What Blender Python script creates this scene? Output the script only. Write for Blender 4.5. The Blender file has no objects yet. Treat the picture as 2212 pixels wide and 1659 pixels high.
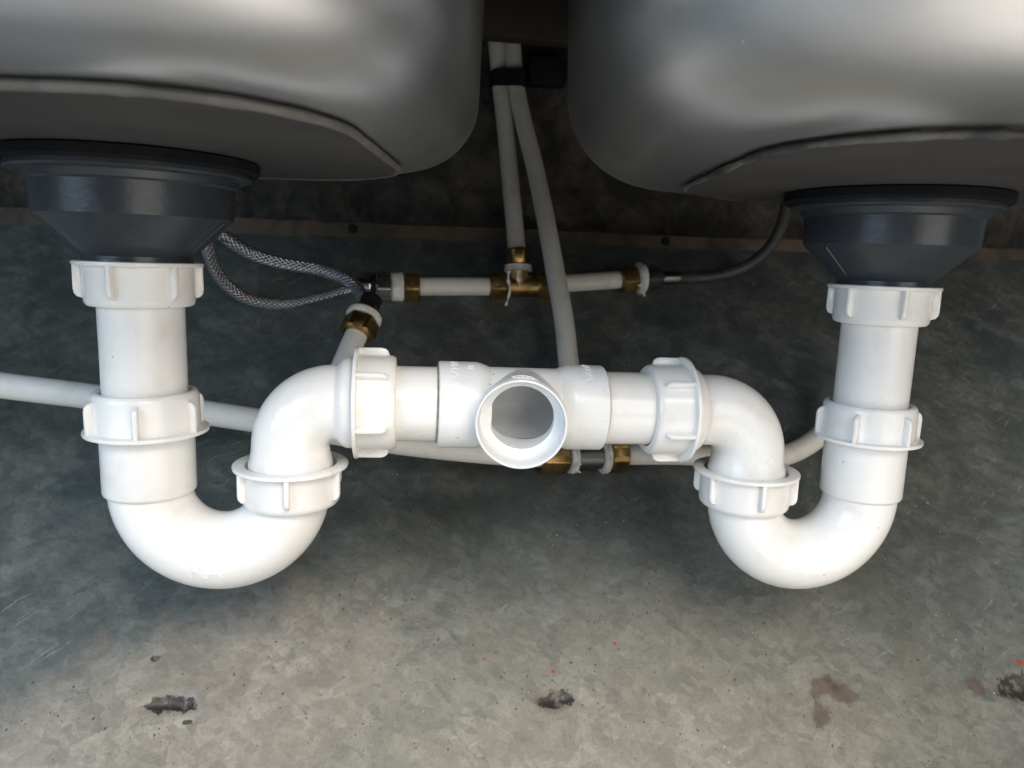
import bpy, bmesh, math, random
import numpy as np
from mathutils import Matrix, Vector
random.seed(7); rng = np.random.default_rng(7)
scene = bpy.context.scene
COL = scene.collection

# ------------------------------------------------------------------ camera
PITCH, ROLL, FPX = math.radians(9.5), math.radians(1.9), 1600.0     # photo measured at 2212 x 1659
CAM = np.array([0, 0, .60])
_u0 = np.array([0, math.sin(PITCH), math.cos(PITCH)])
DV = np.array([0, math.cos(PITCH), -math.sin(PITCH)])
RV = math.cos(ROLL)*np.array([1., 0, 0]) + math.sin(ROLL)*_u0
UV = -math.sin(ROLL)*np.array([1., 0, 0]) + math.cos(ROLL)*_u0
def ray(x, y): return DV + (x-1106)/FPX*RV + (829.5-y)/FPX*UV
def P(x, y, Z): return CAM + Z*ray(x, y)
cam = bpy.data.cameras.new('camera'); camo = bpy.data.objects.new('camera', cam); COL.objects.link(camo)
cam.sensor_width = 36; cam.lens = 36*FPX/2212
cam.clip_start = .01; cam.clip_end = 50
cam.dof.use_dof = True; cam.dof.focus_distance = .375; cam.dof.aperture_fstop = 13
M = Matrix.Identity(4)
for i in range(3):
    M[i][0], M[i][1], M[i][2], M[i][3] = RV[i], UV[i], -DV[i], CAM[i]
camo.matrix_world = M
scene.camera = camo
# ------------------------------------------------------------------ light
w = bpy.data.worlds.new('World'); scene.world = w; w.use_nodes = True
bg = w.node_tree.nodes['Background']; bg.inputs[0].default_value = (.68, .86, 1, 1); bg.inputs[1].default_value = .14
def area(name, loc, target, size, power, color, sy=None):
    l = bpy.data.lights.new(name, 'AREA'); l.energy = power; l.color = color
    l.shape = 'RECTANGLE'; l.size = size; l.size_y = sy or size
    o = bpy.data.objects.new(name, l); COL.objects.link(o)
    o.location = loc; o.rotation_euler = (Vector(target)-Vector(loc)).to_track_quat('-Z', 'Y').to_euler()
    return o
area('doorway_light', (1.0, -1.1, 1.25), (.05, .4, .6), 1.3, 22, (1, .93, .84), 1.9)
area('floor_fill', (.30, -.62, 1.50), (0, .42, .32), .7, 16, (1, .94, .85))  # added fill lamp, softly brightens the front of the floor
area('window_light', (-1.05, -.80, 1.16), (-.1, .4, .55), 1.0, 22, (.62, .80, 1), 1.1)
def spot_light(name, loc, target, power, deg, color, r=.05):
    l = bpy.data.lights.new(name, 'SPOT'); l.energy = power; l.color = color; l.spot_size = math.radians(deg); l.spot_blend = .5; l.shadow_soft_size = r
    o = bpy.data.objects.new(name, l); COL.objects.link(o); o.location = loc
    o.rotation_euler = (Vector(target)-Vector(loc)).to_track_quat('-Z', 'Y').to_euler()
spot_light('ground_fill_spot', (.85, -.62, 2.2), (.48, -.27, .18), 520, 24, (1, .95, .89))      # added spot, brightens the unseen ground that the bowls mirror
vs = scene.view_settings; vs.view_transform = 'Standard'; vs.look = 'None'; vs.exposure = 0; vs.gamma = 1
vs.use_curve_mapping = False

# ------------------------------------------------------------------ materials
class NT:
    def __init__(s, name):
        s.m = bpy.data.materials.new(name); s.m.use_nodes = True; s.t = s.m.node_tree; s.N = s.t.nodes
        s.b = s.N['Principled BSDF']
    def n(s, typ, **k):
        x = s.N.new(typ)
        for a, v in k.items(): setattr(x, a, v)
        return x
    def link(s, a, b): s.t.links.new(a, b)
    def set(s, sock, v):
        if hasattr(v, 'is_output'): s.link(v, sock)
        elif isinstance(v, (tuple, list)) and len(v) == 3 and sock.type == 'RGBA': sock.default_value = (*v, 1)
        else: sock.default_value = v
    def math(s, op, a, b=0., c=None, clamp=False):
        x = s.n('ShaderNodeMath', operation=op, use_clamp=clamp); s.set(x.inputs[0], a); s.set(x.inputs[1], b)
        if c is not None: s.set(x.inputs[2], c)
        return x.outputs[0]
    def vmath(s, op, a, b=None):
        x = s.n('ShaderNodeVectorMath', operation=op); s.set(x.inputs[0], a)
        if b is not None: s.set(x.inputs[1], b)
        return x
    def mix(s, fac, a, b, mode='MIX'):
        x = s.n('ShaderNodeMix', data_type='RGBA', blend_type=mode); s.set(x.inputs[0], fac)
        s.set(x.inputs[6], a); s.set(x.inputs[7], b); return x.outputs[2]
    def obj(s): return s.n('ShaderNodeTexCoord').outputs['Object']
    def mapping(s, v, scale=(1, 1, 1), rot=(0, 0, 0), loc=(0, 0, 0)):
        x = s.n('ShaderNodeMapping'); s.link(v, x.inputs[0])
        x.inputs['Scale'].default_value = scale; x.inputs['Rotation'].default_value = rot; x.inputs['Location'].default_value = loc
        return x.outputs[0]
    def noise(s, v, scale, detail=4, rough=.55, dist=0, out='Fac'):
        x = s.n('ShaderNodeTexNoise'); s.link(v, x.inputs['Vector']); x.inputs['Scale'].default_value = scale
        x.inputs['Detail'].default_value = detail; x.inputs['Roughness'].default_value = rough; x.inputs['Distortion'].default_value = dist
        return x.outputs[out]
    def voro(s, v, scale, out='Distance', feature='F1'):
        x = s.n('ShaderNodeTexVoronoi', feature=feature); s.link(v, x.inputs['Vector']); x.inputs['Scale'].default_value = scale
        return x.outputs[out]
    def step(s, v, a, b):      # smooth 0..1 from a to b
        x = s.n('ShaderNodeMapRange', interpolation_type='SMOOTHSTEP'); s.set(x.inputs[0], v)
        x.inputs[1].default_value = a; x.inputs[2].default_value = b; return x.outputs[0]
    def bump(s, h, strength, dist=.001):
        x = s.n('ShaderNodeBump'); x.inputs['Strength'].default_value = strength; x.inputs['Distance'].default_value = dist
        s.set(x.inputs['Height'], h); s.link(x.outputs[0], s.b.inputs['Normal']); return x
    def fin(s, color=None, rough=None, metal=None, spec=None):
        if color is not None: s.set(s.b.inputs['Base Color'], color)
        if rough is not None: s.set(s.b.inputs['Roughness'], rough)
        if metal is not None: s.set(s.b.inputs['Metallic'], metal)
        if spec is not None: s.set(s.b.inputs['Specular IOR Level'], spec)
        return s.m

def world_pos(s): return s.n('ShaderNodeNewGeometry').outputs['Position']
def plastic(name, base, dirt, rough=.27, dirt_amt=.35, specks=True):
    s = NT(name); v = world_pos(s)
    d = s.step(s.noise(v, 55, 5, .6, .6), .48, .78)
    c = s.mix(s.math('MULTIPLY', d, dirt_amt), base, dirt)
    if specks:
        vd = s.voro(v, 130); gate = s.step(s.noise(v, 31, 2), .60, .63)
        k = s.math('MULTIPLY', s.math('SUBTRACT', 1, s.step(vd, .05, .09)), gate)
        c = s.mix(s.math('MULTIPLY', k, .8), c, (.22, .18, .15))
    r = s.math('MULTIPLY_ADD', s.noise(v, 90, 4), .22, rough-.11)
    s.bump(s.noise(v, 260, 3, .5), .10, .0008)
    return s.fin(c, r)
M_PVC = plastic('white waste plastic', (.81, .79, .765), (.68, .61, .53), .21, .42)
M_PVC2 = plastic('grey white tee plastic', (.78, .785, .79), (.68, .63, .56), .30, .45)
M_PIPE = plastic('cream supply pipe', (.66, .63, .57), (.42, .37, .30), .42, .5)
M_PIPEW = plastic('white supply pipe', (.72, .71, .68), (.5, .46, .40), .40, .4)

def metal(name, color, rough, var=.1, bump=.1, dirt=None, scale=180):
    s = NT(name); v = world_pos(s)
    n = s.noise(v, scale, 4)
    c = color
    if dirt: c = s.mix(s.step(s.noise(v, 90, 5, .6), .45, .65), color, dirt)
    s.bump(n, bump, .0006)
    return s.fin(c, s.math('MULTIPLY_ADD', n, var*2, rough-var), 1.0)
M_BRASS = metal('tarnished brass', (.44, .29, .115), .33, .12, .12, (.23, .15, .06))
M_CHROME = metal('dull chrome', (.62, .60, .57), .22, .08)
M_STEEL_DARK = metal('dark plated steel', (.15, .15, .15), .38, .1)
def steel():
    s = NT('brushed stainless steel'); o = s.obj()
    g = s.noise(s.mapping(o, (60, 60, 900)), 1, 3)
    sc = s.noise(s.mapping(o, (30, 700, 300), (0, .3, .6)), 1, 2, .4)
    smud = s.noise(o, 14, 5, .6, .4)
    dust = s.voro(o, 260); gate = s.step(s.noise(o, 20, 2), .52, .60)
    k = s.math('MULTIPLY', s.math('SUBTRACT', 1, s.step(dust, .06, .12)), gate)
    c = s.mix(s.step(smud, .35, .75), (.50, .505, .52), (.44, .44, .445))
    c = s.mix(s.math('MULTIPLY', k, .5), c, (.75, .75, .75))
    r = s.math('ADD', s.math('MULTIPLY_ADD', smud, .06, .35), s.math('MULTIPLY', k, .4))
    h = s.math('ADD', s.math('MULTIPLY', g, .5), sc)
    s.bump(h, .05, .0004)
    return s.fin(c, r, 1.0)
M_STEEL = steel()
def simple(name, c1, c2, scale, rough, bump=.2, bscale=300, bdist=.001, spec=.5):
    s = NT(name); v = world_pos(s)
    s.bump(s.noise(v, bscale, 4), bump, bdist)
    return s.fin(s.mix(s.step(s.noise(v, scale, 5, .6, .5), .35, .68), c1, c2), rough, 0., spec)
M_PAD = simple('grey damping pad', (.045, .042, .042), (.032, .030, .030), 22, .75, .35, 420)
M_GRIME = simple('brown joint grime', (.42, .34, .26), (.25, .19, .14), 160, .8)
M_BEAD = simple('grey lit pad edge', (.145, .138, .128), (.095, .09, .082), 60, .6, .4, 300)  # pale tone imitates light caught on the pad's edge
M_BEAD_DULL = simple('blotchy dull pad edge', (.035, .033, .032), (.16, .15, .13), 30, .7, .5, 300)  # duller, blotchy tone for the other pad's added edge bead
M_GASKET = simple('black rubber', (.008, .009, .011), (.012, .012, .014), 60, .9, spec=.15)
M_STRAIN = simple('dark grey strainer plastic', (.036, .044, .054), (.026, .031, .038), 40, .30, .12)
M_BLACK = simple('black nylon', (.008, .009, .012), (.012, .012, .014), 60, .8, spec=.2)
M_TAPE = simple('white thread tape', (.74, .74, .72), (.55, .53, .48), 120, .7, .6, 500)
M_WOOD = simple('old stained timber', (.085, .055, .036), (.035, .028, .021), 34, .8, .6, 160, .002)
M_DARKWOOD = simple('dark brown board', (.045, .034, .026), (.03, .025, .02), 18, .7, .3, 120)
M_BOARD = simple('worktop underside board', (.05, .042, .036), (.035, .03, .027), 12, .8)
def concrete():
    s = NT('crumbling concrete wall'); v = world_pos(s)
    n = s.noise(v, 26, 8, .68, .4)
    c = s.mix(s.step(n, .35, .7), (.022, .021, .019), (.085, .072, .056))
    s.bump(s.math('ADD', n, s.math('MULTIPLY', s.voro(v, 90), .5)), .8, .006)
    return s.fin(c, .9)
M_CONC = concrete()
def braid(name, fleck):
    s = NT(name); uv = s.n('ShaderNodeTexCoord').outputs['UV']
    sp = s.n('ShaderNodeSeparateXYZ'); s.link(uv, sp.inputs[0]); L, A = sp.outputs[0], sp.outputs[1]
    TAU = 6.28318
    a1 = s.math('MULTIPLY_ADD', L, TAU*230, s.math('MULTIPLY', A, TAU*9))
    a2 = s.math('MULTIPLY_ADD', L, -TAU*230, s.math('MULTIPLY', A, TAU*9))
    s1, s2 = s.math('SINE', a1), s.math('SINE', a2)
    h = s.math('MULTIPLY_ADD', s.math('MAXIMUM', s1, s2), .5, .5)
    c = s.mix(s.step(h, .15, .75), (.10, .10, .105), (.56, .56, .57))
    fl = s.math('FRACT', s.math('MULTIPLY_ADD', L, 36., s.math('MULTIPLY', A, 2.)))
    fa = s.math('FRACT', s.math('MULTIPLY_ADD', A, 4., s.math('MULTIPLY', L, 9.)))
    k = s.math('MULTIPLY', s.math('LESS_THAN', fl, .07), s.math('LESS_THAN', fa, .36))
    c = s.mix(k, c, fleck)
    s.bump(h, .75, .0012)
    return s.fin(c, .32, s.math('MULTIPLY_ADD', k, -.8, .85))
M_BR_RED = braid('steel braid with red flecks', (.30, .03, .03))
M_BR_BLUE = braid('steel braid with blue flecks', (.03, .06, .14))
M_BR_GREY = simple('dark grey hose', (.055, .054, .053), (.035, .035, .036), 60, .45, .3, 500)

# ------------------------------------------------------------------ mesh helpers
def mesh_data(name, verts, faces, mat, uvs=None, angle=35):
    me = bpy.data.meshes.new(name); me.from_pydata([tuple(map(float, v)) for v in verts], [], faces); me.update()
    bm = bmesh.new(); bm.from_mesh(me); bmesh.ops.recalc_face_normals(bm, faces=bm.faces) if uvs is None else None
    bm.to_mesh(me); bm.free()
    if uvs is not None:
        ul = me.uv_layers.new(name='UVMap')
        for poly in me.polygons:
            vals = [uvs[me.loops[li].vertex_index] for li in poly.loop_indices]
            for li, (a, b) in zip(poly.loop_indices, vals): ul.data[li].uv = (a, b)
    me.polygons.foreach_set('use_smooth', [True]*len(me.polygons))
    me.set_sharp_from_angle(angle=math.radians(angle))
    me.materials.append(mat); return me
def tag(o, label=None, cat=None, group=None, kind=None):
    for k, v in (('label', label), ('category', cat), ('group', group), ('kind', kind)):
        if v: o[k] = v
    return o
def thing(name, loc, label, cat, group=None):
    o = bpy.data.objects.new(name, None); o.empty_display_size = .02; COL.objects.link(o); o.location = tuple(loc)
    return tag(o, label, cat, group)
def root_loc(o):
    while o.parent: o = o.parent
    return np.array(o.location) if o.type == 'EMPTY' else np.zeros(3)
def obj(name, verts, faces, mat, parent=None, uvs=None, angle=35):
    """mesh given in world coordinates"""
    v = np.asarray(verts, float)
    if parent is not None: v = v - root_loc(parent)
    o = bpy.data.objects.new(name, mesh_data(name, v, faces, mat, uvs, angle)); COL.objects.link(o)
    if parent is not None: o.parent = parent
    return o
def place(name, me, Mw, parent):
    """shared local mesh placed with world matrix Mw under parent (a root Empty)"""
    o = bpy.data.objects.new(name, me); COL.objects.link(o); o.parent = parent
    o.matrix_basis = Matrix.Translation(Vector(-root_loc(parent))) @ Mw
    return o
def frame(origin, axis, ref=None):
    """matrix whose z is axis"""
    z = Vector(axis).normalized(); r = Vector(ref) if ref is not None else Vector((0, 0, 1))
    if abs(z.dot(r.normalized())) > .95: r = Vector((0, -1, 0))
    x = (r - z*r.dot(z)).normalized(); y = z.cross(x)
    m = Matrix.Identity(4)
    for i in range(3): m[i][0], m[i][1], m[i][2], m[i][3] = x[i], y[i], z[i], origin[i]
    return m
def apply(m, verts): return [tuple(m @ Vector(v)) for v in verts]
def lathe(profile, seg=56, closed=True, hexa=None):
    """profile [(r,z)] revolved around z; closed loops back from the last to the first point"""
    v, f = [], []; n = len(profile)
    for r, z in profile:
        for k in range(seg):
            a = 2*math.pi*k/seg; rr = r
            if hexa and r > hexa[0]:
                q = math.radians(60); aa = (a+q/2) % q - q/2
                rr = min(r, hexa[1]/math.cos(aa))
            v.append((rr*math.cos(a), rr*math.sin(a), z))
    for i in range(n if closed else n-1):
        j = (i+1) % n
        for k in range(seg):
            k2 = (k+1) % seg
            f.append((i*seg+k, i*seg+k2, j*seg+k2, j*seg+k))
    return v, f
def spline(pts, n=14):
    """Catmull-Rom through the points"""
    p = [np.array(q, float) for q in pts]; p = [2*p[0]-p[1]]+p+[2*p[-1]-p[-2]]; out = []
    for i in range(1, len(p)-2):
        for k in range(n):
            t = k/n
            out.append(.5*((2*p[i])+(-p[i-1]+p[i+1])*t+(2*p[i-1]-5*p[i]+4*p[i+1]-p[i+2])*t*t+(-p[i-1]+3*p[i]-3*p[i+1]+p[i+2])*t**3))
    out.append(p[-2]); return out
def tube(path, rad, seg=24, ref=(0, -1, 0.01), cap=True):
    path = [np.array(p, float) for p in path]; n = len(path)
    if not hasattr(rad, '__len__'): rad = [rad]*n
    T = [path[min(i+1, n-1)]-path[max(i-1, 0)] for i in range(n)]; T = [t/np.linalg.norm(t) for t in T]
    x = np.array(ref, float); x -= x@T[0]*T[0]; x /= np.linalg.norm(x)
    v, f, uv = [], [], []; s = 0
    for i in range(n):
        if i: s += np.linalg.norm(path[i]-path[i-1])
        x = x-(x@T[i])*T[i]; x /= np.linalg.norm(x); y = np.cross(T[i], x)
        for k in range(seg+1):
            a = 2*math.pi*k/seg
            v.append(path[i]+rad[i]*(math.cos(a)*x+math.sin(a)*y)); uv.append((s, k/seg))
    W = seg+1
    for i in range(n-1):
        for k in range(seg): f.append((i*W+k, i*W+k+1, (i+1)*W+k+1, (i+1)*W+k))
    if cap:
        f.append(tuple(reversed(range(seg)))); f.append(tuple((n-1)*W+k for k in range(seg)))
    return v, f, uv
def add_tube(name, path, rad, mat, parent, seg=24, uvs=False, **k):
    v, f, uv = tube(path, rad, seg, **k)
    return obj(name, v, f, mat, parent, uv if uvs else None)
def add_lathe(name, prof, m, mat, parent, seg=56, **k):
    v, f = lathe(prof, seg, **k)
    return obj(name, apply(m, v), f, mat, parent)
def boxmesh(m, sx, sy, sz, bev=0, jit=0, cuts=0):
    bm = bmesh.new(); bmesh.ops.create_cube(bm, size=1)
    for vv in bm.verts: vv.co = Vector((vv.co.x*sx, vv.co.y*sy, vv.co.z*sz))
    if bev: bmesh.ops.bevel(bm, geom=bm.edges[:], offset=bev, segments=2, affect='EDGES', profile=.5)
    if cuts:
        bmesh.ops.subdivide_edges(bm, edges=[e for e in bm.edges if e.calc_length() > max(sx, sy, sz)*.5], cuts=cuts, use_grid_fill=True)
    if jit:
        for vv in bm.verts: vv.co += Vector(rng.normal(0, jit, 3))
    bm.verts.index_update()
    v = [tuple(m @ q.co) for q in bm.verts]; f = [tuple(q.index for q in fc.verts) for fc in bm.faces]; bm.free()
    return v, f
def text_mesh(txt, size, depth):
    cu = bpy.data.curves.new('lettering', 'FONT'); cu.body = txt; cu.size = size; cu.extrude = depth; cu.align_x = 'CENTER'; cu.align_y = 'CENTER'
    cu.resolution_u = 4
    o = bpy.data.objects.new('lettering', cu); COL.objects.link(o)
    dg = bpy.context.evaluated_depsgraph_get(); dg.update()
    me = bpy.data.meshes.new_from_object(o.evaluated_get(dg))
    v = [tuple(q.co) for q in me.vertices]; f = [tuple(p.vertices) for p in me.polygons]
    bpy.data.objects.remove(o); bpy.data.curves.remove(cu); bpy.data.meshes.remove(me)
    return v, f

# ------------------------------------------------------------------ floor, wall, worktop
FA = np.array([math.cos(math.radians(10)), math.sin(math.radians(10)), 0])        # along the wall
_q = P(1120, 620, .668)-P(1265, 985, .560); FB = _q-(_q@FA)*FA; FB /= np.linalg.norm(FB)   # up the slope
FN = np.cross(FA, FB)
FO = P(1265, 985, .560)
def fl(x, y):
    """photo pixel -> floor plane coordinates"""
    k = ray(x, y); t = ((FO-CAM)@FN)/(k@FN); p = CAM+k*t-FO
    return p@FA, p@FB
BT = fl(1100, 522)[1]                                             # top end of the floor sheet
PITS = [(360, 1520, .0105, .0040, .08), (398, 1524, .006, .0035, 0), (1205, 1508, .010, .0046, .1), (2200, 1482, .014, .0075, .1), (336, 1423, .0022, .0018, 0), (405, 1560, .0024, .0012, .1)]
STAINS = [(1782, 1482, .016, .0075, .15), (1820, 1498, .013, .008, -.2), (1775, 1545, .0085, .011, -.3), (2110, 1482, .009, .008, .6), (1790, 1465, .004, .004, 0), (1180, 1512, .013, .004, 0)]
REDS = [(1327, 1390, .0019), (1336, 1402, .0014), (1046, 1423, .0014), (1195, 1450, .0019), (2202, 1431, .0032), (1535, 1340, .0012)]
aa = np.concatenate([np.linspace(-1.6, -.52, 14), np.arange(-.505, .505, .0025), np.linspace(.52, 1.6, 14)])
bb = np.concatenate([np.linspace(-.46, -.30, 6), np.arange(-.29, BT, .0025), [BT]])
GA, GB = np.meshgrid(aa, bb)
H = np.zeros_like(GA)
for k in range(26):                                                # slow unevenness of the sheet
    fx, fy, ph = rng.normal(0, 14), rng.normal(0, 14), rng.uniform(0, 6.28)
    H += .00022*np.sin(fx*GA+fy*GB+ph)
wob = sum(rng.uniform(.5, 1)*np.sin(rng.normal(0, 500)*GA+rng.normal(0, 500)*GB+rng.uniform(0, 6)) for _ in range(10))/10
for (x, y, ra, rb, rot) in PITS:
    a, b = fl(x, y); c, s_ = math.cos(rot), math.sin(rot)
    dx, dy = (GA-a)*c+(GB-b)*s_, -(GA-a)*s_+(GB-b)*c
    q = np.sqrt((dx/ra)**2+(dy/rb)**2)+.35*wob
    H -= .0035*np.clip(1.25-q, 0, 1)**.7*(ra/.0125)**.5
V = FO[None, None]+GA[..., None]*FA+GB[..., None]*FB+H[..., None]*FN
nb, na = GA.shape; I = np.arange(nb*na).reshape(nb, na)
F = np.stack([I[:-1, :-1], I[:-1, 1:], I[1:, 1:], I[1:, :-1]], -1).reshape(-1, 4)
def floor_material():
    s = NT('worn grey floor sheet'); uv = s.n('ShaderNodeTexCoord').outputs['UV']      # metres on the sheet
    big = s.noise(uv, 5, 4, .5, .4); mid = s.noise(uv, 24, 6, .62, .8); fine = s.noise(uv, 120, 5, .65)
    warp = s.n('ShaderNodeVectorMath', operation='MULTIPLY_ADD'); nz = s.noise(uv, 45, 3, .5, 0, 'Color')
    s.link(nz, warp.inputs[0]); warp.inputs[1].default_value = (.014, .014, 0); s.link(uv, warp.inputs[2]); wv = warp.outputs[0]
    sp1 = s.n('ShaderNodeSeparateColor'); s.link(s.voro(s.mapping(s.mapping(wv, (1, 1, 1), (0, 0, .6)), (1, 1.9, 1)), 125, 'Color'), sp1.inputs[0])
    sp2 = s.n('ShaderNodeSeparateColor'); s.link(s.voro(s.mapping(s.mapping(wv, (1, 1, 1), (0, 0, -.5)), (1, 2.1, 1)), 66, 'Color'), sp2.inputs[0])
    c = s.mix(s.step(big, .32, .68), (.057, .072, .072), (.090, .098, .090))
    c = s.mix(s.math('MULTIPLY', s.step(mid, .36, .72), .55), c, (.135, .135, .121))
    # beige sweep at lower left where the sheet was rubbed
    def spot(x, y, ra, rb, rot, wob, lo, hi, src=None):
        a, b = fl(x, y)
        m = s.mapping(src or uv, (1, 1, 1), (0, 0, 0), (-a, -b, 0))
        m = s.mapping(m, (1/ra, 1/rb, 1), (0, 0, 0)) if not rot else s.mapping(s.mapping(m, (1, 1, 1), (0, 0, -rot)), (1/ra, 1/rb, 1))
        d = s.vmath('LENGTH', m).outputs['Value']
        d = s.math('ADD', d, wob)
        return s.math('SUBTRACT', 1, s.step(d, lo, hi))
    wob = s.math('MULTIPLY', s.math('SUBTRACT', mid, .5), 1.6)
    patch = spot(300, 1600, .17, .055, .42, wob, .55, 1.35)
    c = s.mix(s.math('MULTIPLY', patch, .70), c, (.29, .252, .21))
    patch = spot(1330, 1690, .26, .10, .06, wob, .15, 1.7)  # broad beige front, also paints the lit foreground lighter than the shaded back
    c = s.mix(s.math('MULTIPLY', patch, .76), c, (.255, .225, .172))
    # crystal flakes
    k = s.math('ADD', s.math('MULTIPLY', sp1.outputs[0], .30), s.math('MULTIPLY', sp2.outputs[1], .26))
    flake = s.math('MULTIPLY_ADD', s.math('MULTIPLY', k, s.math('MULTIPLY_ADD', s.step(mid, .35, .6), .6, .4)), 1.15, .70)
    c = s.mix(1, c, s.mix(1, (0, 0, 0), flake, 'ADD'), 'MULTIPLY')
    grit = s.noise(uv, 420, 4, .7)
    c = s.mix(s.math('MULTIPLY', s.step(fine, .45, .75), .30), c, (.075, .078, .073))
    c = s.mix(1, c, s.mix(1, (0, 0, 0), s.math('MULTIPLY_ADD', grit, .7, .65), 'ADD'), 'MULTIPLY')
    # pale rubbed streaks
    st = s.noise(s.mapping(s.mapping(wv, (1, 1, 1), (0, 0, -.62)), (7, 90, 1)), 3.2, 5, .6)
    st = s.math('MULTIPLY', s.step(st, .60, .74), s.step(s.noise(uv, 9, 2), .48, .60))
    c = s.mix(s.math('MULTIPLY', st, .55), c, (.36, .35, .32))
    sc = s.math('MAXIMUM', s.noise(s.mapping(s.mapping(wv, (1, 1, 1), (0, 0, -.5)), (16, 420, 1)), 2.0, 2, .4), s.noise(s.mapping(s.mapping(wv, (1, 1, 1), (0, 0, .9)), (24, 500, 1)), 1.7, 2, .4))
    sc = s.math('MULTIPLY', s.step(sc, .70, .74), s.step(s.noise(uv, 22, 2), .56, .62))
    c = s.mix(s.math('MULTIPLY', sc, .35), c, (.40, .40, .38))
    # dark and pale specks
    for scale, th, gs, g0, col, amt in ((150, .13, 26, .43, (.045, .04, .035), .9), (330, .17, 18, .46, (.07, .06, .05), .8), (75, .06, 9, .46, (.02, .018, .016), .95), (190, .09, 21, .55, (.55, .54, .5), .8)):
        m = s.mapping(wv if scale != 75 else uv, (1, 1, 1), (0, 0, 0), (scale*.37, gs*.11, 0))
        d = s.math('SUBTRACT', 1, s.step(s.voro(m, scale), th*.6, th)); g = s.step(s.noise(m, gs, 3), g0, g0+.09)
        c = s.mix(s.math('MULTIPLY', s.math('MULTIPLY', d, g), amt), c, col)
    ragged = s.math('MULTIPLY', s.math('SUBTRACT', s.noise(uv, 190, 5, .7), .5), 2.4)
    soft = s.math('MULTIPLY', s.math('SUBTRACT', s.noise(uv, 95, 5, .7), .5), 2.0)
    for x, y, ra, rb, rot in STAINS:
        c = s.mix(s.math('MULTIPLY', spot(x, y, ra*.82, rb*.85, rot, soft, .6, 1.1), .68), c, s.mix(s.step(fine, .4, .6), (.085, .050, .036), (.060, .036, .027)))
    for x, y, ra, rb, rot in PITS:
        c = s.mix(s.math('MULTIPLY', spot(x, y, ra*1.2, rb*1.2, rot, ragged, .85, 1.0), .95), c, s.mix(s.step(fine, .50, .60), (.022, .019, .018), (.12, .095, .07)))
    for x, y, r in REDS:
        c = s.mix(s.math('MULTIPLY', spot(x, y, r*.72, r*.65, 0, s.math('MULTIPLY', ragged, .25), .85, 1.0), .9), c, (.30, .03, .022))
    s.bump(s.math('ADD', s.math('ADD', s.math('MULTIPLY', fine, .6), mid), s.math('MULTIPLY', grit, .35)), .35, .0015)
    return s.fin(c, s.math('MULTIPLY_ADD', mid, .25, .36), 0., .45)
def floor_obj():
    me = bpy.data.meshes.new('floor'); n = nb*na
    me.vertices.add(n); me.vertices.foreach_set('co', V.reshape(-1)); m = len(F)
    me.loops.add(m*4); me.loops.foreach_set('vertex_index', F.reshape(-1)); me.polygons.add(m)
    me.polygons.foreach_set('loop_start', np.arange(m)*4)
    me.update(calc_edges=True); me.validate()
    ul = me.uv_layers.new(name='UVMap'); uvv = np.stack([GA, GB], -1).reshape(-1, 2)[F.reshape(-1)]
    ul.data.foreach_set('uv', uvv.reshape(-1).astype(np.float32))
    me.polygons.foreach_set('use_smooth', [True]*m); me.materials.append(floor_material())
    o = bpy.data.objects.new('floor', me); COL.objects.link(o); return o
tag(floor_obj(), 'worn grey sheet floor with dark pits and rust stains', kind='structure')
# unseen level ground on the viewer's side, added for the bowls to reflect
def pale():
    s = NT('pale concrete ground'); v = world_pos(s); n = s.noise(v, 6, 6, .6)
    s.bump(s.noise(v, 120, 5), .4, .002)
    return s.fin(s.mix(s.step(n, .3, .7), (.45, .43, .40), (.57, .55, .52)), .8)
e0 = FO+FB*-.455; vw = np.array([FA[1], -FA[0], 0]); gv = []
for j in range(31):
    for i in range(33): gv.append(e0+FA*(-2.4+4.8*i/32)+vw*(3.2*j/30)+np.array([0, 0, rng.normal(0, .0006)]))
tag(obj('ground', gv, [(j*33+i, j*33+i+1, j*33+i+34, j*33+i+33) for j in range(30) for i in range(32)], pale(), angle=180), 'unseen pale ground added in front for the bowls to reflect', kind='structure')
# wall behind, rough and out of the light
WO = FO+FB*BT+FA*0+np.array([-FA[1], FA[0], 0])*.035; WN = np.array([FA[1], -FA[0], 0])
xs, zs = np.arange(-.8, .8, .008), np.arange(-.06, .42, .008)
vv = []
for z in zs:
    for x in xs:
        hh = .006*math.sin(x*21+3*math.sin(z*17))+.004*math.sin(x*61+z*47)+rng.normal(0, .0014)
        if z < .055: hh += .016*max(0, math.sin(x*16+1.0))**2*(1-z/.055 if z > 0 else 1)
        vv.append(WO+FA*x+np.array([0, 0, z])+WN*hh)
nx = len(xs); ff = [(j*nx+i, j*nx+i+1, (j+1)*nx+i+1, (j+1)*nx+i) for j in range(len(zs)-1) for i in range(nx-1)]
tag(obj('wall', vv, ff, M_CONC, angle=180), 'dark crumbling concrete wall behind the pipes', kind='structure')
# timber strip on the wall foot
tb = thing('timber_strip', FO+FB*BT, 'narrow stained timber strip along the foot of the dark wall', 'timber strip')
m = Matrix.Identity(4); up = np.array([0, 0, 1.])
for i in range(3): m[i][0], m[i][1], m[i][2], m[i][3] = FA[i], -WN[i], up[i], (FO+FB*BT+up*.005-WN*.009)[i]
v, f = boxmesh(m, 1.5, .018, .0155, .0015, .0005, 40); obj('strip', v, f, M_WOOD, tb)
for px, py in ((762, 500), (1432, 521)):
    a, _ = fl(px, py); p = FO+FB*BT+FA*a+up*.006+WN*.0005
    v, f = lathe([(0.0, .0), (.0042, 0), (.0042, .0012), (.003, .0026), (0.0008, .003)], 20, closed=False); obj('screw', apply(frame(p, WN), v), f, M_BLACK, tb)
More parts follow.
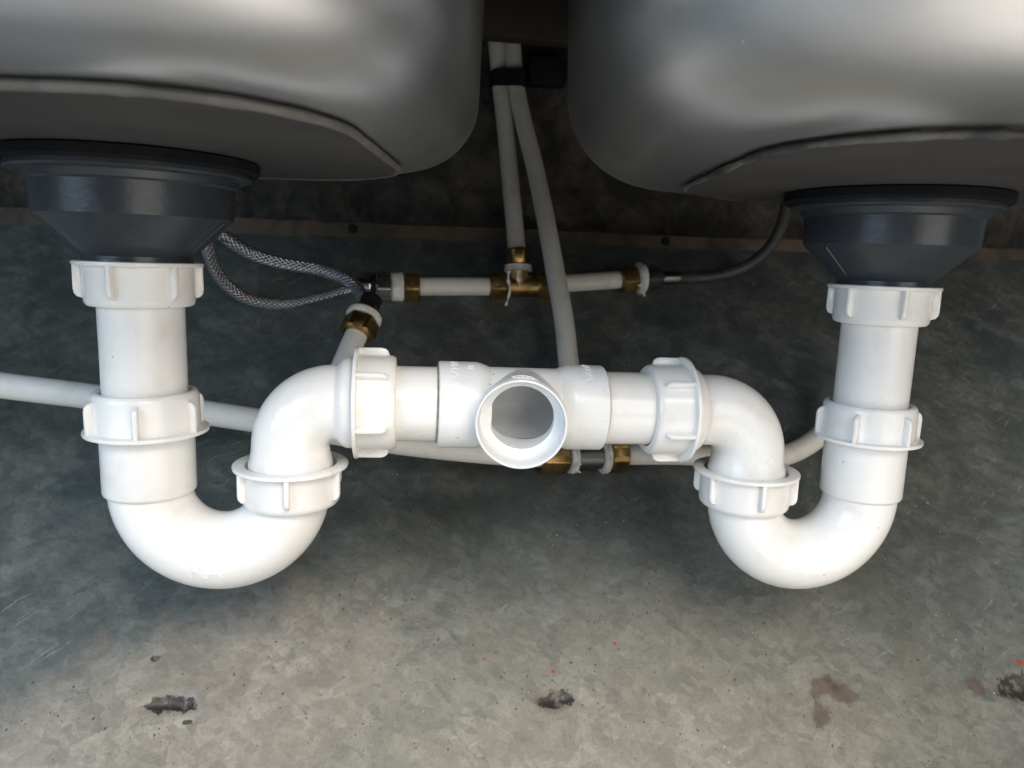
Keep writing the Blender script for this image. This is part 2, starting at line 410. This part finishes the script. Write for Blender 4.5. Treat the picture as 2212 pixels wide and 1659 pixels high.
# unseen worktop underside, added above the bowls to block light from overhead
def plate(name, c, U3, sx, sy, sz, mat, parent=None, bev=.002):
    m = Matrix.Identity(4); Wd = np.array([-U3[1], U3[0], 0])
    for i in range(3): m[i][0], m[i][1], m[i][2], m[i][3] = U3[i], Wd[i], up[i], c[i]
    v, f = boxmesh(m, sx, sy, sz, bev); return obj(name, v, f, mat, parent)

# ------------------------------------------------------------------ waste frame
TL, TR = P(310, 750, .367), P(1890, 780, .42)
AU = (TR-TL)*[1, 1, 0]; AU /= np.linalg.norm(AU); AN = np.array([AU[1], -AU[0], 0])       # AN points to the viewer
def W(u, v, n=0): return np.array([TL[0], TL[1], CAM[2]])+AU*u+up*v+AN*n
USPAN = float((TR-TL)@AU)
tag(plate('worktop', W(USPAN/2, .245, -.06), AU, 1.5, .62, .03, M_BOARD), 'unseen dark worktop underside added above the bowls to block light', kind='structure')

# ------------------------------------------------------------------ nuts (shared meshes)
def nut_meshes(hole):
    h = .0215
    prof = [(.0290, .0004), (.0292, .0010), (.0290, .0021), (.0254, .0026), (.0251, .0034), (.0249, h-.0032), (.0245, h-.0014), (.0236, h-.0003), (.0225, h),
            (hole, h), (hole-.0002, h-.001), (hole-.0002, h-.006), (hole, .0065), (hole+.0016, .006), (hole+.0016, .0005), (.0275, 0)]
    v, f = lathe(prof, 72)
    return mesh_data('compression_nut', v, f, M_PVC)
NUT = nut_meshes(.02005); NUT_IN = nut_meshes(.0216)
def rib_mesh():
    # a thin fin, radial = x, tangential = y, axial = z, with a rounded free end
    prof = [(.0245, .0020), (.0286, .0020), (.0287, .0135), (.0283, .0155), (.0272, .0170), (.0245, .0180)]
    bm = bmesh.new(); th = .00135
    lo = [bm.verts.new((x, -th, z)) for x, z in prof]; hi = [bm.verts.new((x, th, z)) for x, z in prof]
    bm.faces.new(lo); bm.faces.new(hi[::-1])
    for i in range(len(prof)): j = (i+1) % len(prof); bm.faces.new((lo[j], lo[i], hi[i], hi[j]))
    bmesh.ops.bevel(bm, geom=[e for e in bm.edges if abs(e.verts[0].co.y-e.verts[1].co.y) < 1e-6], offset=.00075, segments=2, affect='EDGES', profile=.5)
    bm.verts.index_update()
    v = [tuple(q.co) for q in bm.verts]; f = [tuple(q.index for q in fc.verts) for fc in bm.faces]; bm.free()
    return mesh_data('rib', v, f, M_PVC, angle=50)
RIB = rib_mesh()
def nut(parent, origin, axis, turn, me=NUT):
    """origin at the flange face, axis from flange towards the body end"""
    Mw = frame(origin, axis, AN) @ Matrix.Rotation(math.radians(turn), 4, 'Z')
    o = place('compression_nut', me, Mw, parent)
    for k in range(6):
        r = bpy.data.objects.new('rib', RIB); COL.objects.link(r); r.parent = o
        r.matrix_basis = Matrix.Rotation(math.radians(60*k), 4, 'Z')
    return o
def arc(c, R, a0, a1, n):
    return [(c[0]+R*math.cos(t), c[1]+R*math.sin(t)) for t in np.linspace(math.radians(a0), math.radians(a1), n)]

def trap(side, label, ncat, v1, v2t, v2b, vs, vc, vi, up_v, usp, turns, ext=0.):
    """one swivel trap; s=+1 left trap (runs right), -1 right trap"""
    s = 1 if side == 'l' else -1; u0 = 0 if side == 'l' else USPAN
    t = thing('waste_trap', W(u0, vc-.057), label, 'waste trap', 'white plastic traps under the bowls')
    q = lambda u, v, n=0: W(u0+s*u, v, n)
    axx = AU*s
    rt = .0197
    add_lathe('tail_pipe', [(rt, 0), (rt, v1-v2b-.004), (rt-.003, v1-v2b-.004), (rt-.003, 0)], frame(q(0, v2b), up, AN), M_PVC, t, 72)
    nut(t, q(0, v1), -up, turns[0]); nut(t, q(0, v2b), up, turns[1], NUT_IN)
    L = v2b-vs
    # socket and U-bend
    ub_path = [(0, vs+.004), (0, vs), (0, (vs+vc)/2)] + arc((usp/2, vc), usp/2, 180, 360, 44) + [(usp, vi-.016), (usp, vi-.008)]
    v, f, _ = tube([q(a, b) for a, b in ub_path], .0200, 56)
    ub = obj('u_bend', v, f, M_PVC, t)
    add_lathe('socket', [(.0221, L+.003), (.0221, .0018), (.0217, .0006), (.0209, 0), (.0195, 0), (.0195, L+.003)], frame(q(0, vs), up, AN), M_PVC, ub, 72)
    nut(t, q(usp, vi), -up, turns[2], NUT_IN)
    # elbow
    R = .0228 if side == 'l' else .0245; c = (usp+R, up_v-R)
    pth = [(usp, vi-.010), (usp, vi-.004), (usp, vi+.001), (usp, vi+.004), (usp, vi+.007)]
    rad = [.0216, .0216, .0211, .0203, .0198]
    a_ = [p for p in arc(c, R, 180, 90, 26) if p[1] > vi+.008]
    pth += a_; rad += [.0196]*len(a_)
    if ext: pth.append((c[0]+ext*.5, up_v)); rad.append(.0196)
    e0 = c[0]+ext
    for du, r in ((.0005, .0196), (.0012, .0199), (.0024, .0212), (.0038, .0226), (.0052, .0234), (.0066, .0237), (.017, .0237)):
        pth.append((e0+du, up_v)); rad.append(r)
    v, f, _ = tube([q(a, b) for a, b in pth], rad, 56)
    el = obj('elbow', v, f, M_PVC, t)
    nut(t, q(e0+.0098, up_v), axx, turns[3])
    return t, ub, el, q, e0
tL, ubL, elL, qL, eL = trap('l', 'white plastic swivel trap under the left bowl, nearest the braided hoses', '', -.0065, -.071, -.0915, -.1225, -.1200, -.1075, -.0757, .0700, (9, 8, -4, 20))
tR, ubR, elR, qR, eR = trap('r', 'white plastic swivel trap under the right bowl', '', -.0070, -.0745, -.0950, -.1280, -.1285, -.1120, -.0785, .0715, (10, 14, 4, 40), .0055)
# raised letters RA on the left U-bend, a small ring mark on the right elbow
v, f = text_mesh('RA', .0135, .00035)
def on_torus(uc, vc, R, r, u, v): return math.sqrt(max(1e-9, r*r-(math.hypot(u-uc, v-vc)-R)**2))
vv = []
for x, y, z in v:
    a, b = .0305+x, -.1590+y
    vv.append(W(a, b, on_torus(.035, -.12, .035, .0200, a, b)+z))
obj('raised_lettering', vv, f, M_PVC, ubL, angle=60)
ring = []
cu, cv = USPAN-.0715+.005, -.1030
for k in range(25):
    a = 2*math.pi*k/24; x, y = cu+.0024*math.cos(a), cv+.0027*math.sin(a)
    d = x-(USPAN-.0715); ring.append(W(x, y, math.sqrt(.0197**2-d*d)))
add_tube('ring_mark', ring, .00022, M_PVC, elR, 6)

# ------------------------------------------------------------------ tee
TU = .1905; TV0, TV1 = -.0757, -.0785
ta = W(.1, TV0); tbb = W(.2920, TV1); TX = (tbb-ta)/np.linalg.norm(tbb-ta)
def TP(u): return ta+(tbb-ta)*(u-.1)/.192
tc = TP(TU)
tee = thing('pipe_tee', tc-up*.023, 'white plastic waste tee with open socket facing forward between the two traps', 'pipe tee')
# branch direction from the rim centre seen in the photograph
k = ray(1126, 919); ZR = .3620; rimc = CAM+k*ZR; BD = rimc-tc; BL = float(np.linalg.norm(BD)); BD /= BL
print('branch len', BL, 'dir', BD, 'AN', AN)
BY = np.cross(BD, TX); BY /= np.linalg.norm(BY); BX = np.cross(BY, BD)
RO, RI, RB = .0205, .0172, .0166
def run_shell(r, u0, u1, cut):
    n, seg = 150, 120; v, f = [], []
    e1 = BD-(BD@TX)*TX; e1 /= np.linalg.norm(e1); e2 = np.cross(TX, e1)
    for i in range(n+1):
        p = TP(u0+(u1-u0)*i/n)
        for k in range(seg):
            a = 2*math.pi*k/seg; v.append(p+r*(math.cos(a)*e1+math.sin(a)*e2))
    va = np.array(v)
    for i in range(n):
        for k in range(seg):
            k2 = (k+1) % seg; q = (i*seg+k, i*seg+k2, (i+1)*seg+k2, (i+1)*seg+k)
            c = va[list(q)].mean(0)-tc
            if c@BD > 0 and math.hypot(c@BX, c@BY) < cut: continue
            f.append(q)
    return v, f
v, f = run_shell(RO, .168, .213, .0206); v2, f2 = run_shell(RI, .150, .232, .0169)
n0 = len(v); run = obj('run', v+v2, f+[tuple(reversed([i+n0 for i in q])) for q in f2], M_PVC2, tee)
def branch():
    seg = 96
    # outer then inner: (radius, distance along axis); None distance = follow the run surface
    outer = [(.0207, 'o'), (.0207, .0208), (.0212, .0222), (.0224, .0248), (.0228, .0262), (.0229, BL-.0012), (.0226, BL-.0003), (.0221, BL)]
    inner = [(.0216, BL-.0002), (.0211, BL-.0014), (.0209, BL-.005), (.0208, .0250), (.0203, .0242), (.0178, .0238), (RB, .0229), (RB-.0002, 'i')]
    pr = outer+inner; v, f = [], []
    for r, d in pr:
        for k in range(seg):
            a = 2*math.pi*k/seg; y = r*math.sin(a)
            dd = math.sqrt(max(0, (RO-.001)**2-y*y)) if d == 'o' else math.sqrt(max(0, (RI+.0003)**2-y*y)) if d == 'i' else d
            v.append(tc+BD*dd+BX*r*math.cos(a)+BY*y)
    for i in range(len(pr)-1):
        for k in range(seg):
            k2 = (k+1) % seg; f.append((i*seg+k, i*seg+k2, (i+1)*seg+k2, (i+1)*seg+k))
    return v, f
v, f = branch(); br = obj('branch_socket', v, f, M_PVC2, tee)
CR = .0229
cpl = []
for u0, u1, s in ((.1455, .1722, 1), (.2335, .2088, -1)):
    Lc = abs(u1-u0)
    o = add_lathe('coupling', [(.0200, 0), (.0224, 0), (CR, .0006), (CR, Lc*.74), (.0226, Lc*.80), (.0212, Lc*.95), (.0206, Lc), (.0202, Lc), (.0202, Lc*.5)], frame(TP(u0), TX*s, up), M_PVC2, tee, 80)
    cpl.append(o)
    add_lathe('stub_pipe', [(.0197, 0), (.0197, .030), (.0170, .030), (.0170, 0)], frame(TP(u0)-TX*s*.027, TX*s, up), M_PVC, tee, 72)
    add_lathe('joint_grime', [(.0195, -.0006), (.0200, -.0010), (.0206, -.0004), (.0206, .0006), (.0195, .0006)], frame(TP(u0), TX*s, up), M_GRIME, o, 60)
    # mould seam
    e1 = np.cross(up, TX); e1 = e1 if e1@AN > 0 else -e1
    add_tube('mould_seam', [TP(u0)+TX*s*d+e1*CR*math.cos(.12)-up*CR*math.sin(.12) for d in np.linspace(.0008, Lc*.68, 8)], .00014, M_PVC2, o, 6)
def on_coupling(txt, uc, ang, size, parent):
    v, f = text_mesh(txt, size, .00035); e1 = np.cross(up, TX); e1 = e1 if e1@AN > 0 else -e1
    out = []
    for x, y, z in v:        # letters read downwards around the pipe
        a = ang-x/CR; out.append(TP(uc)+TX*y+(up*math.sin(a)+e1*math.cos(a))*(CR+z))
    obj('raised_lettering', out, f, M_PVC2, parent, angle=60)
on_coupling('NM /VA', .1535, math.radians(62), .0058, cpl[0])
on_coupling('MUUIUA', .2235, math.radians(66), .0052, cpl[1])
on_coupling('40', .1620, math.radians(72), .0048, cpl[0])
# oval emblem on the top of the branch socket
pts = []
for k in range(33):
    a = 2*math.pi*k/32; x = .0062*math.cos(a); d = BL-.0062+.0026*math.sin(a)+x*.12
    th = x/.0229; pts.append(tc+BD*d+(BY*math.cos(th)*(1 if BY@up > 0 else -1)+BX*math.sin(th))*.0230)
emb = add_tube('oval_emblem', pts, .00026, M_PVC2, br, 6)
pts = []
for k in range(40):
    x = -.0045+.0115*k/39; d = BL-.0062-.0012*math.sin(k*.9)*(1-k/50)+x*.22
    th = x/.0229; pts.append(tc+BD*d+(BY*math.cos(th)*(1 if BY@up > 0 else -1)+BX*math.sin(th))*.0230)
add_tube('emblem_stroke', pts, .00022, M_PVC2, br, 6)

# ------------------------------------------------------------------ sink bowls and strainers
BH = .0455        # steel bottom above camera height; the pad hangs below to .042
def rrect(hw, f0, b0, r, n=14):
    """rounded rectangle in (u, n) with n towards the viewer; front at +f0, back at -b0"""
    pts = []
    for cx, cy, a0 in ((hw-r, f0-r, 0), (-hw+r, f0-r, 90), (-hw+r, -b0+r, 180), (hw-r, -b0+r, 270)):
        for t in np.linspace(a0, a0+90, n): pts.append((cx+r*math.cos(math.radians(t)), cy+r*math.sin(math.radians(t))))
    # more points on the straight runs
    out = []
    for i, p in enumerate(pts):
        q = pts[(i+1) % len(pts)]; d = math.hypot(q[0]-p[0], q[1]-p[1]); m = max(1, int(d/.012))
        for k in range(m): out.append((p[0]+(q[0]-p[0])*k/m, p[1]+(q[1]-p[1])*k/m))
    return out
def sink(u0, label, chip, hw, f0, b0, R, pw, pf, bead_r):
    c0 = W(u0, 0); SU, SN = np.array([1., 0, 0]), np.array([0, -1., 0])
    S = lambda u, v, n: np.array([c0[0], c0[1], CAM[2]])+SU*u+up*v+SN*n
    t = thing('sink_bowl', W(u0, BH), label, 'sink', 'stainless sink bowls')
    base = rrect(hw, f0, b0, .060); n = len(base); cen = np.array([0, .04])
    nor = []
    for i in range(n):
        a, b = np.array(base[i-1]), np.array(base[(i+1) % n]); tt = b-a; tt /= np.linalg.norm(tt); nor.append(np.array([tt[1], -tt[0]]))
    rings = []
    for sc in (.02, .3, .6, .85): rings.append([(cen+(np.array(p)-cen)*sc, 0.) for p in base])
    for a in np.linspace(0, 84, 17):
        a = math.radians(a); rings.append([(np.array(p)+nn*R*math.sin(a), R*(1-math.cos(a))) for p, nn in zip(base, nor)])
    d0, z0 = R*math.sin(math.radians(84)), R*(1-math.cos(math.radians(84)))
    for z in np.linspace(z0+.012, .183, 9): rings.append([(np.array(p)+nn*(d0+(z-z0)*.03), z) for p, nn in zip(base, nor)])
    v, f = [], []
    for rg in rings:
        for p, z in rg: v.append(S(p[0], BH+z+.0002*math.sin(p[0]*37)*math.sin(p[1]*29), p[1]))
    for i in range(len(rings)-1):
        for k in range(n): k2 = (k+1) % n; f.append((i*n+k, i*n+k2, (i+1)*n+k2, (i+1)*n+k))
    f.append(tuple(range(n)))
    obj('bowl', v, f, M_STEEL, t, angle=180)
    # damping pad glued under the bottom
    pb = rrect(pw, pf, b0-.008, .066, 20); n = len(pb); v, f = [], []
    prof = [(-.006, .0041), (-.0012, .0043), (0, .0036), (.0003, .0018), (0, .0004), (-.0008, 0), (-.005, 0)]
    for i, (off, dz) in enumerate(prof):
        for k, p in enumerate(pb):
            a, b = np.array(pb[k-1]), np.array(pb[(k+1) % n]); tt = b-a; tt /= np.linalg.norm(tt); nn = np.array([tt[1], -tt[0]])
            j = rng.normal(0, chip) if 1 <= i <= 5 else 0
            q = np.array(p)+nn*(off+j); v.append(S(q[0], .0420+dz, q[1]))
    for i in range(len(prof)-1):
        for k in range(n): k2 = (k+1) % n; f.append((i*n+k, i*n+k2, (i+1)*n+k2, (i+1)*n+k))
    f.append(tuple((len(prof)-1)*n+k for k in range(n)))
    pad = obj('damping_pad', v, f, M_PAD, t)
    bead = []  # added bead standing in for the lit edge of the pad
    for k, p in enumerate(pb):
        a, b = np.array(pb[k-1]), np.array(pb[(k+1) % n]); tt = b-a; tt /= np.linalg.norm(tt); nn = np.array([tt[1], -tt[0]])
        q = np.array(p)+nn*.0006; bead.append(S(q[0], .0432, q[1]))
    m0 = len(bead); rr = [bead_r*(1+rng.normal(0, .06)+chip*500*rng.normal(0, .8)*(chip > .0003)) for _ in bead]
    add_tube('lit_edge_bead', bead+[bead[0]], [max(.0004, x) for x in rr+[rr[0]]], M_BEAD if bead_r > .0016 else M_BEAD_DULL, pad, 12)
sink(0, 'stainless steel bowl at upper left with an even edged grey damping pad', .00012, .128, .155, .085, .034, .1225, .149, .0017)
sink(USPAN, 'stainless steel bowl at upper right with a chipped edge on its damping pad', .0005, .130, .184, .075, .050, .112, .178, .0013)
def strainer(u0, label, z1):
    t = thing('basket_strainer', W(u0, z1), label, 'sink strainer', 'dark grey basket strainers')
    m = frame(W(u0, 0), up, AN)
    add_lathe('gasket', [(.0555, .0360), (.0568, .0372), (.0568, .0412), (.0555, .0418), (.03, .0418), (.03, .0360)], m, M_GASKET, t, 72)
    add_lathe('body', [(.0240, z1), (.0246, z1+.0004), (.0246, z1+.003), (.0262, z1+.0048), (.0428, .0128), (.0440, .0142), (.0448, .0285), (.0462, .0295), (.0470, .0325), (.0520, .0332), (.0528, .0340), (.0526, .0360), (.02, .0360), (.02, z1)], m, M_STRAIN, t, 72)
    for k in range(2):
        a = math.radians((12, 168)[k]); r0 = .0268; pts = []
        d = (AU*math.cos(a)+AN*math.sin(a))
        add_tube('rib', [W(u0, z1+.0055)+d*.0268, W(u0, .0126)+d*.0430], .0006, M_STRAIN, t, 8)
strainer(0, 'dark grey plastic basket strainer under the left bowl', -.0072)
strainer(USPAN, 'dark grey plastic basket strainer under the right bowl', -.0077)

# ------------------------------------------------------------------ supply pipes, fittings and hoses
def unit(v): v = np.array(v, float); return v/np.linalg.norm(v)
def hexnut(name, a, b, r, mat, parent, collar=.0):
    """hexagonal nut from a to b with chamfered ends and a collar at the b end"""
    ax = unit(b-a); L = float(np.linalg.norm(b-a)); af = r*.885
    prof = [(r*.5, 0), (af*.93, 0), (r, L*.10), (r, L*.88), (af*.93, L), (r*.5, L)]
    return add_lathe(name, prof, frame(a, ax, AN+up*.4), mat, parent, 60, hexa=(af*.95, af))
def ringpart(name, a, b, r, mat, parent, rough=0):
    ax = unit(b-a); L = float(np.linalg.norm(b-a)); n = 8
    prof = [(r*.45, 0), (r*.9, 0)]+[(r*(1+rng.normal(0, rough)), L*(i+.5)/n) for i in range(n)]+[(r*.92, L), (r*.45, L)]
    v, f = lathe(prof, 40)
    if rough: v = [tuple(np.array(q)*[1+rng.normal(0, rough*.5), 1+rng.normal(0, rough*.5), 1]) for q in v]
    return obj(name, apply(frame(a, ax), v), f, mat, parent)
def strip(name, pts, wid, mat, parent):
    """thin torn tape end with a little thickness"""
    pts = spline(pts, 6); v, f = [], []
    for i, p in enumerate(pts):
        s = wid*(1+.35*math.sin(i*1.9))*(1-.4*i/len(pts))
        for a, b in ((-1, -1), (1, -1), (1, 1), (-1, 1)): v.append(np.array(p)+AU*s*a*(.8+.4*math.sin(i*1.1))+AN*.00025*b)
    for i in range(len(pts)-1):
        for k in range(4): k2 = (k+1) % 4; f.append((i*4+k, i*4+k2, i*4+4+k2, i*4+4+k))
    f += [(0, 1, 2, 3), tuple(len(v)-4+k for k in range(4))]
    obj(name, v, f, mat, parent, angle=60)
PR = .0080
# upper line: brass tee with two stubs and the short riser
def uz(x): return .645+(x-950)*(.030/340)
def UL(x, y, dz=0): return P(x, y, uz(x)+dz)
ul = thing('supply_line', UL(1125, 650), 'upper water line of brass tee and short cream pipes in front of the timber strip', 'water pipe', 'cream water supply pipes')
add_tube('stub_pipe', [UL(872, 619), UL(1062, 619)], PR, M_PIPE, ul)
hexnut('brass_nut', UL(905, 620), UL(871, 620), .0128, M_BRASS, ul)
ringpart('thread_tape', UL(871, 620), UL(845, 620), .0122, M_TAPE, ul, .03)
hexnut('brass_nut', UL(1056, 619), UL(1094, 619), .0125, M_BRASS, ul)
add_tube('tee_body', [UL(1085, 619), UL(1170, 617)], .0098, M_BRASS, ul)
add_tube('tee_branch', [UL(1121, 618), UL(1119, 580)], .0098, M_BRASS, ul)
hexnut('brass_nut', UL(1196, 617), UL(1158, 617), .0125, M_BRASS, ul)
add_tube('stub_pipe', [UL(1180, 615), UL(1345, 604)], PR, M_PIPE, ul)
hexnut('brass_nut', UL(1338, 605), UL(1374, 602), .0128, M_BRASS, ul)
ringpart('thread_tape', UL(1374, 602), UL(1391, 601), .0136, M_TAPE, ul, .06)
strip('tape_tail', [UL(1382, 615, -.013), UL(1388, 626, -.014), UL(1390, 632, -.013), UL(1393, 640, -.013)], .0018, M_TAPE, ul)
ringpart('thread_tape', UL(1119, 586), UL(1119, 573), .0122, M_TAPE, ul, .03)
strip('tape_tail', [UL(1099, 584, -.0125), UL(1098, 604, -.0135), UL(1101, 630, -.0135), UL(1093, 660, -.012)], .0014, M_TAPE, ul)
strip('tape_tail', [UL(1120, 584, -.0125), UL(1119, 600, -.0135), UL(1123, 622, -.0125)], .0017, M_TAPE, ul)
hexnut('brass_nut', UL(1119, 573), UL(1116, 537), .0105, M_BRASS, ul)
risA = [UL(1118, 570), P(1113, 500, .672), P(1105, 420, .682), P(1094, 300, .695), P(1081, 180, .705), P(1072, 85, .705), P(1066, 0, .70)]
add_tube('riser_pipe', spline(risA, 10), PR, M_PIPE, ul)
# lower line: left pipe, hidden tee, right pipe, long riser and the short pipe to the blue flecked hose
ll = thing('supply_line', P(1265, 1000, .545), 'lower water line crossing behind the white traps, with a long bent riser', 'water pipe', 'cream water supply pipes')
left = [P(-1500, 640, .40), P(-800, 725, .412), P(-160, 808, .435), P(0, 832, .450), P(200, 857, .462), P(420, 888, .478), P(640, 922, .493), P(860, 957, .510), P(1050, 978, .526), P(1175, 985, .537)]
add_tube('pipe', spline(left, 8), PR, M_PIPEW, ll)
def LL(x, y=985): return P(x, y, .545+(x-1265)*.00009)
hexnut('brass_nut', LL(1166), LL(1226), .0128, M_BRASS, ll)
ringpart('thread_tape', LL(1226), LL(1243, 984), .0122, M_TAPE, ll, .03)
add_tube('tee_body', [LL(1240, 984), LL(1300, 983)], .0104, M_STEEL_DARK, ll)
strip('tape_tail', [LL(1240, 975)+AN*.012, LL(1243, 990)+AN*.0135, LL(1238, 1000)+AN*.013, LL(1245, 1011)+AN*.012], .0016, M_TAPE, ll)
ringpart('thread_tape', LL(1296, 983), LL(1311, 982), .0132, M_TAPE, ll, .05)
hexnut('brass_nut', LL(1350, 981), LL(1310, 982), .0132, M_BRASS, ll)
right = [LL(1340, 981), P(1480, 982, .560), P(1600, 990, .568), P(1690, 985, .575), P(1760, 950, .582), P(1830, 880, .588), P(1875, 760, .585), P(1890, 600, .565), P(1890, 480, .545)]
add_tube('pipe', spline(right, 10), PR, M_PIPE, ll)
risB = [LL(1266), P(1245, 900, .556), P(1229, 790, .578), P(1218, 690, .600), P(1200, 590, .622), P(1180, 480, .645), P(1155, 360, .672), P(1130, 260, .690), P(1114, 180, .700), P(1107, 85, .703), P(1103, 0, .70)]
add_tube('riser_pipe', spline(risB, 10), PR, M_PIPE, ll)
sp0, sp1 = P(775, 712, .535), P(728, 830, .508)
add_tube('pipe', spline([sp0, P(752, 765, .522), sp1, P(716, 925, .497)], 8), PR, M_PIPEW, ll)
ax = unit(sp0-P(752, 765, .522))
hexnut('brass_nut', sp0-ax*.006, sp0+ax*.009, .0132, M_BRASS, ll)
ringpart('thread_tape', sp0+ax*.009, sp0+ax*.014, .0125, M_TAPE, ll, .03)

# braided hoses
def hose(label, pts, r, mat, parts, n=12):
    t = thing('braided_hose', pts[0]-up*r, label, 'hose', 'flexible braided hoses')
    add_tube('hose', spline(pts, n), r, mat, t, 28, uvs=True)
    for kind, a, b, rr, mt in parts:
        (hexnut if kind == 'hex_nut' else ringpart)(kind, a, b, rr, mt, t)
    return t
hose('steel braided hose with red flecks looping low to the upper brass tee',
     [UL(800, 617, .004), P(760, 625, .640), P(690, 645, .630), P(620, 657, .618), P(550, 650, .605), P(495, 620, .590), P(462, 575, .572), P(445, 520, .553), P(430, 460, .540), P(415, 380, .53), P(400, 280, .53)], .0050, M_BR_RED,
     [('ferrule', UL(770, 617, .004), UL(804, 617, .002), .0070, M_CHROME), ('collar', UL(803, 618), UL(812, 618), .0085, M_BLACK), ('hex_nut', UL(811, 619), UL(846, 620), .0130, M_CHROME)])
fe = sp0+ax*.014
hose('steel braided hose with blue flecks arching down to the brass nut behind the left elbow',
     [fe+ax*.016, P(787, 645, .560), P(768, 618, .572), P(735, 597, .580), P(680, 580, .585), P(610, 568, .580), P(545, 548, .572), P(490, 515, .560), P(455, 480, .552), P(425, 420, .545), P(410, 300, .54)], .0050, M_BR_BLUE,
     [('ferrule', fe+ax*.004, fe+ax*.017, .0078, M_BLACK), ('hex_nut', fe, fe+ax*.006, .0105, M_BRASS)])
hose('dull grey hose curving up to the right bowl from the upper brass tee',
     [UL(1440, 600), P(1500, 600, .700), P(1560, 593, .702), P(1620, 570, .700), P(1665, 530, .690), P(1690, 480, .675), P(1702, 420, .655), P(1705, 340, .64)], .0052, M_BR_GREY,
     [('hex_nut', UL(1391, 601), UL(1427, 601), .0104, M_STEEL_DARK), ('ferrule', UL(1427, 601), UL(1468, 600), .0060, M_STEEL_DARK)])
# black strap holding the two risers to a clip on the wall
sc_ = P(1096, 172, .7035); sdir = unit(P(1114, 180, .700)-P(1081, 180, .705)); sax = unit(np.cross(sdir, AN)); sax = sax if sax@up > 0 else -sax
st = thing('pipe_strap', sc_, 'black strap round the two cream risers between the bowls', 'strap')
loop = []
for k in range(49):
    a = 2*math.pi*k/48; c, s = math.cos(a), math.sin(a)
    loop.append(sdir*(np.sign(c)*.0078*min(1, abs(c)*4)+.0093*c)+AN*.0112*s)
v, f = [], []
for p in loop[:-1]:
    q = unit(p)
    for d, z in ((0, -.0078), (.0012, -.0078), (.0012, .0078), (0, .0078)): v.append(sc_+p+q*d+sax*z)
n = len(loop)-1
for i in range(n):
    j = (i+1) % n
    for k in range(4): k2 = (k+1) % 4; f.append((i*4+k, i*4+k2, j*4+k2, j*4+k))
obj('band', v, f, M_BLACK, st)
plate('clip', P(1178, 160, .712), AU, .036, .03, .026, M_BLACK, st, .003)
# brace between the bowls in front of the risers, and a thin metal clip beside it
tag(plate('brace', P(1130, 20, .655), FA, .34, .018, .0545, M_DARKWOOD), 'dark brown brace across the gap between the bowls above the risers', 'brace')
c0 = P(1037, 75, .60)
v, f = boxmesh(frame(P(1036, 108, .60), up), .006, .0012, .028, .0003); tag(obj('sink_clip', v, f, M_CHROME), 'thin pale metal clip beside the left bowl near the risers', 'clip')
# daylight falling through the gap behind the brace onto the riser tops
area('gap_light', tuple(P(1090, -25, .6765)), tuple(P(1090, 130, .694)), .035, .035, (1, .86, .66), .008)
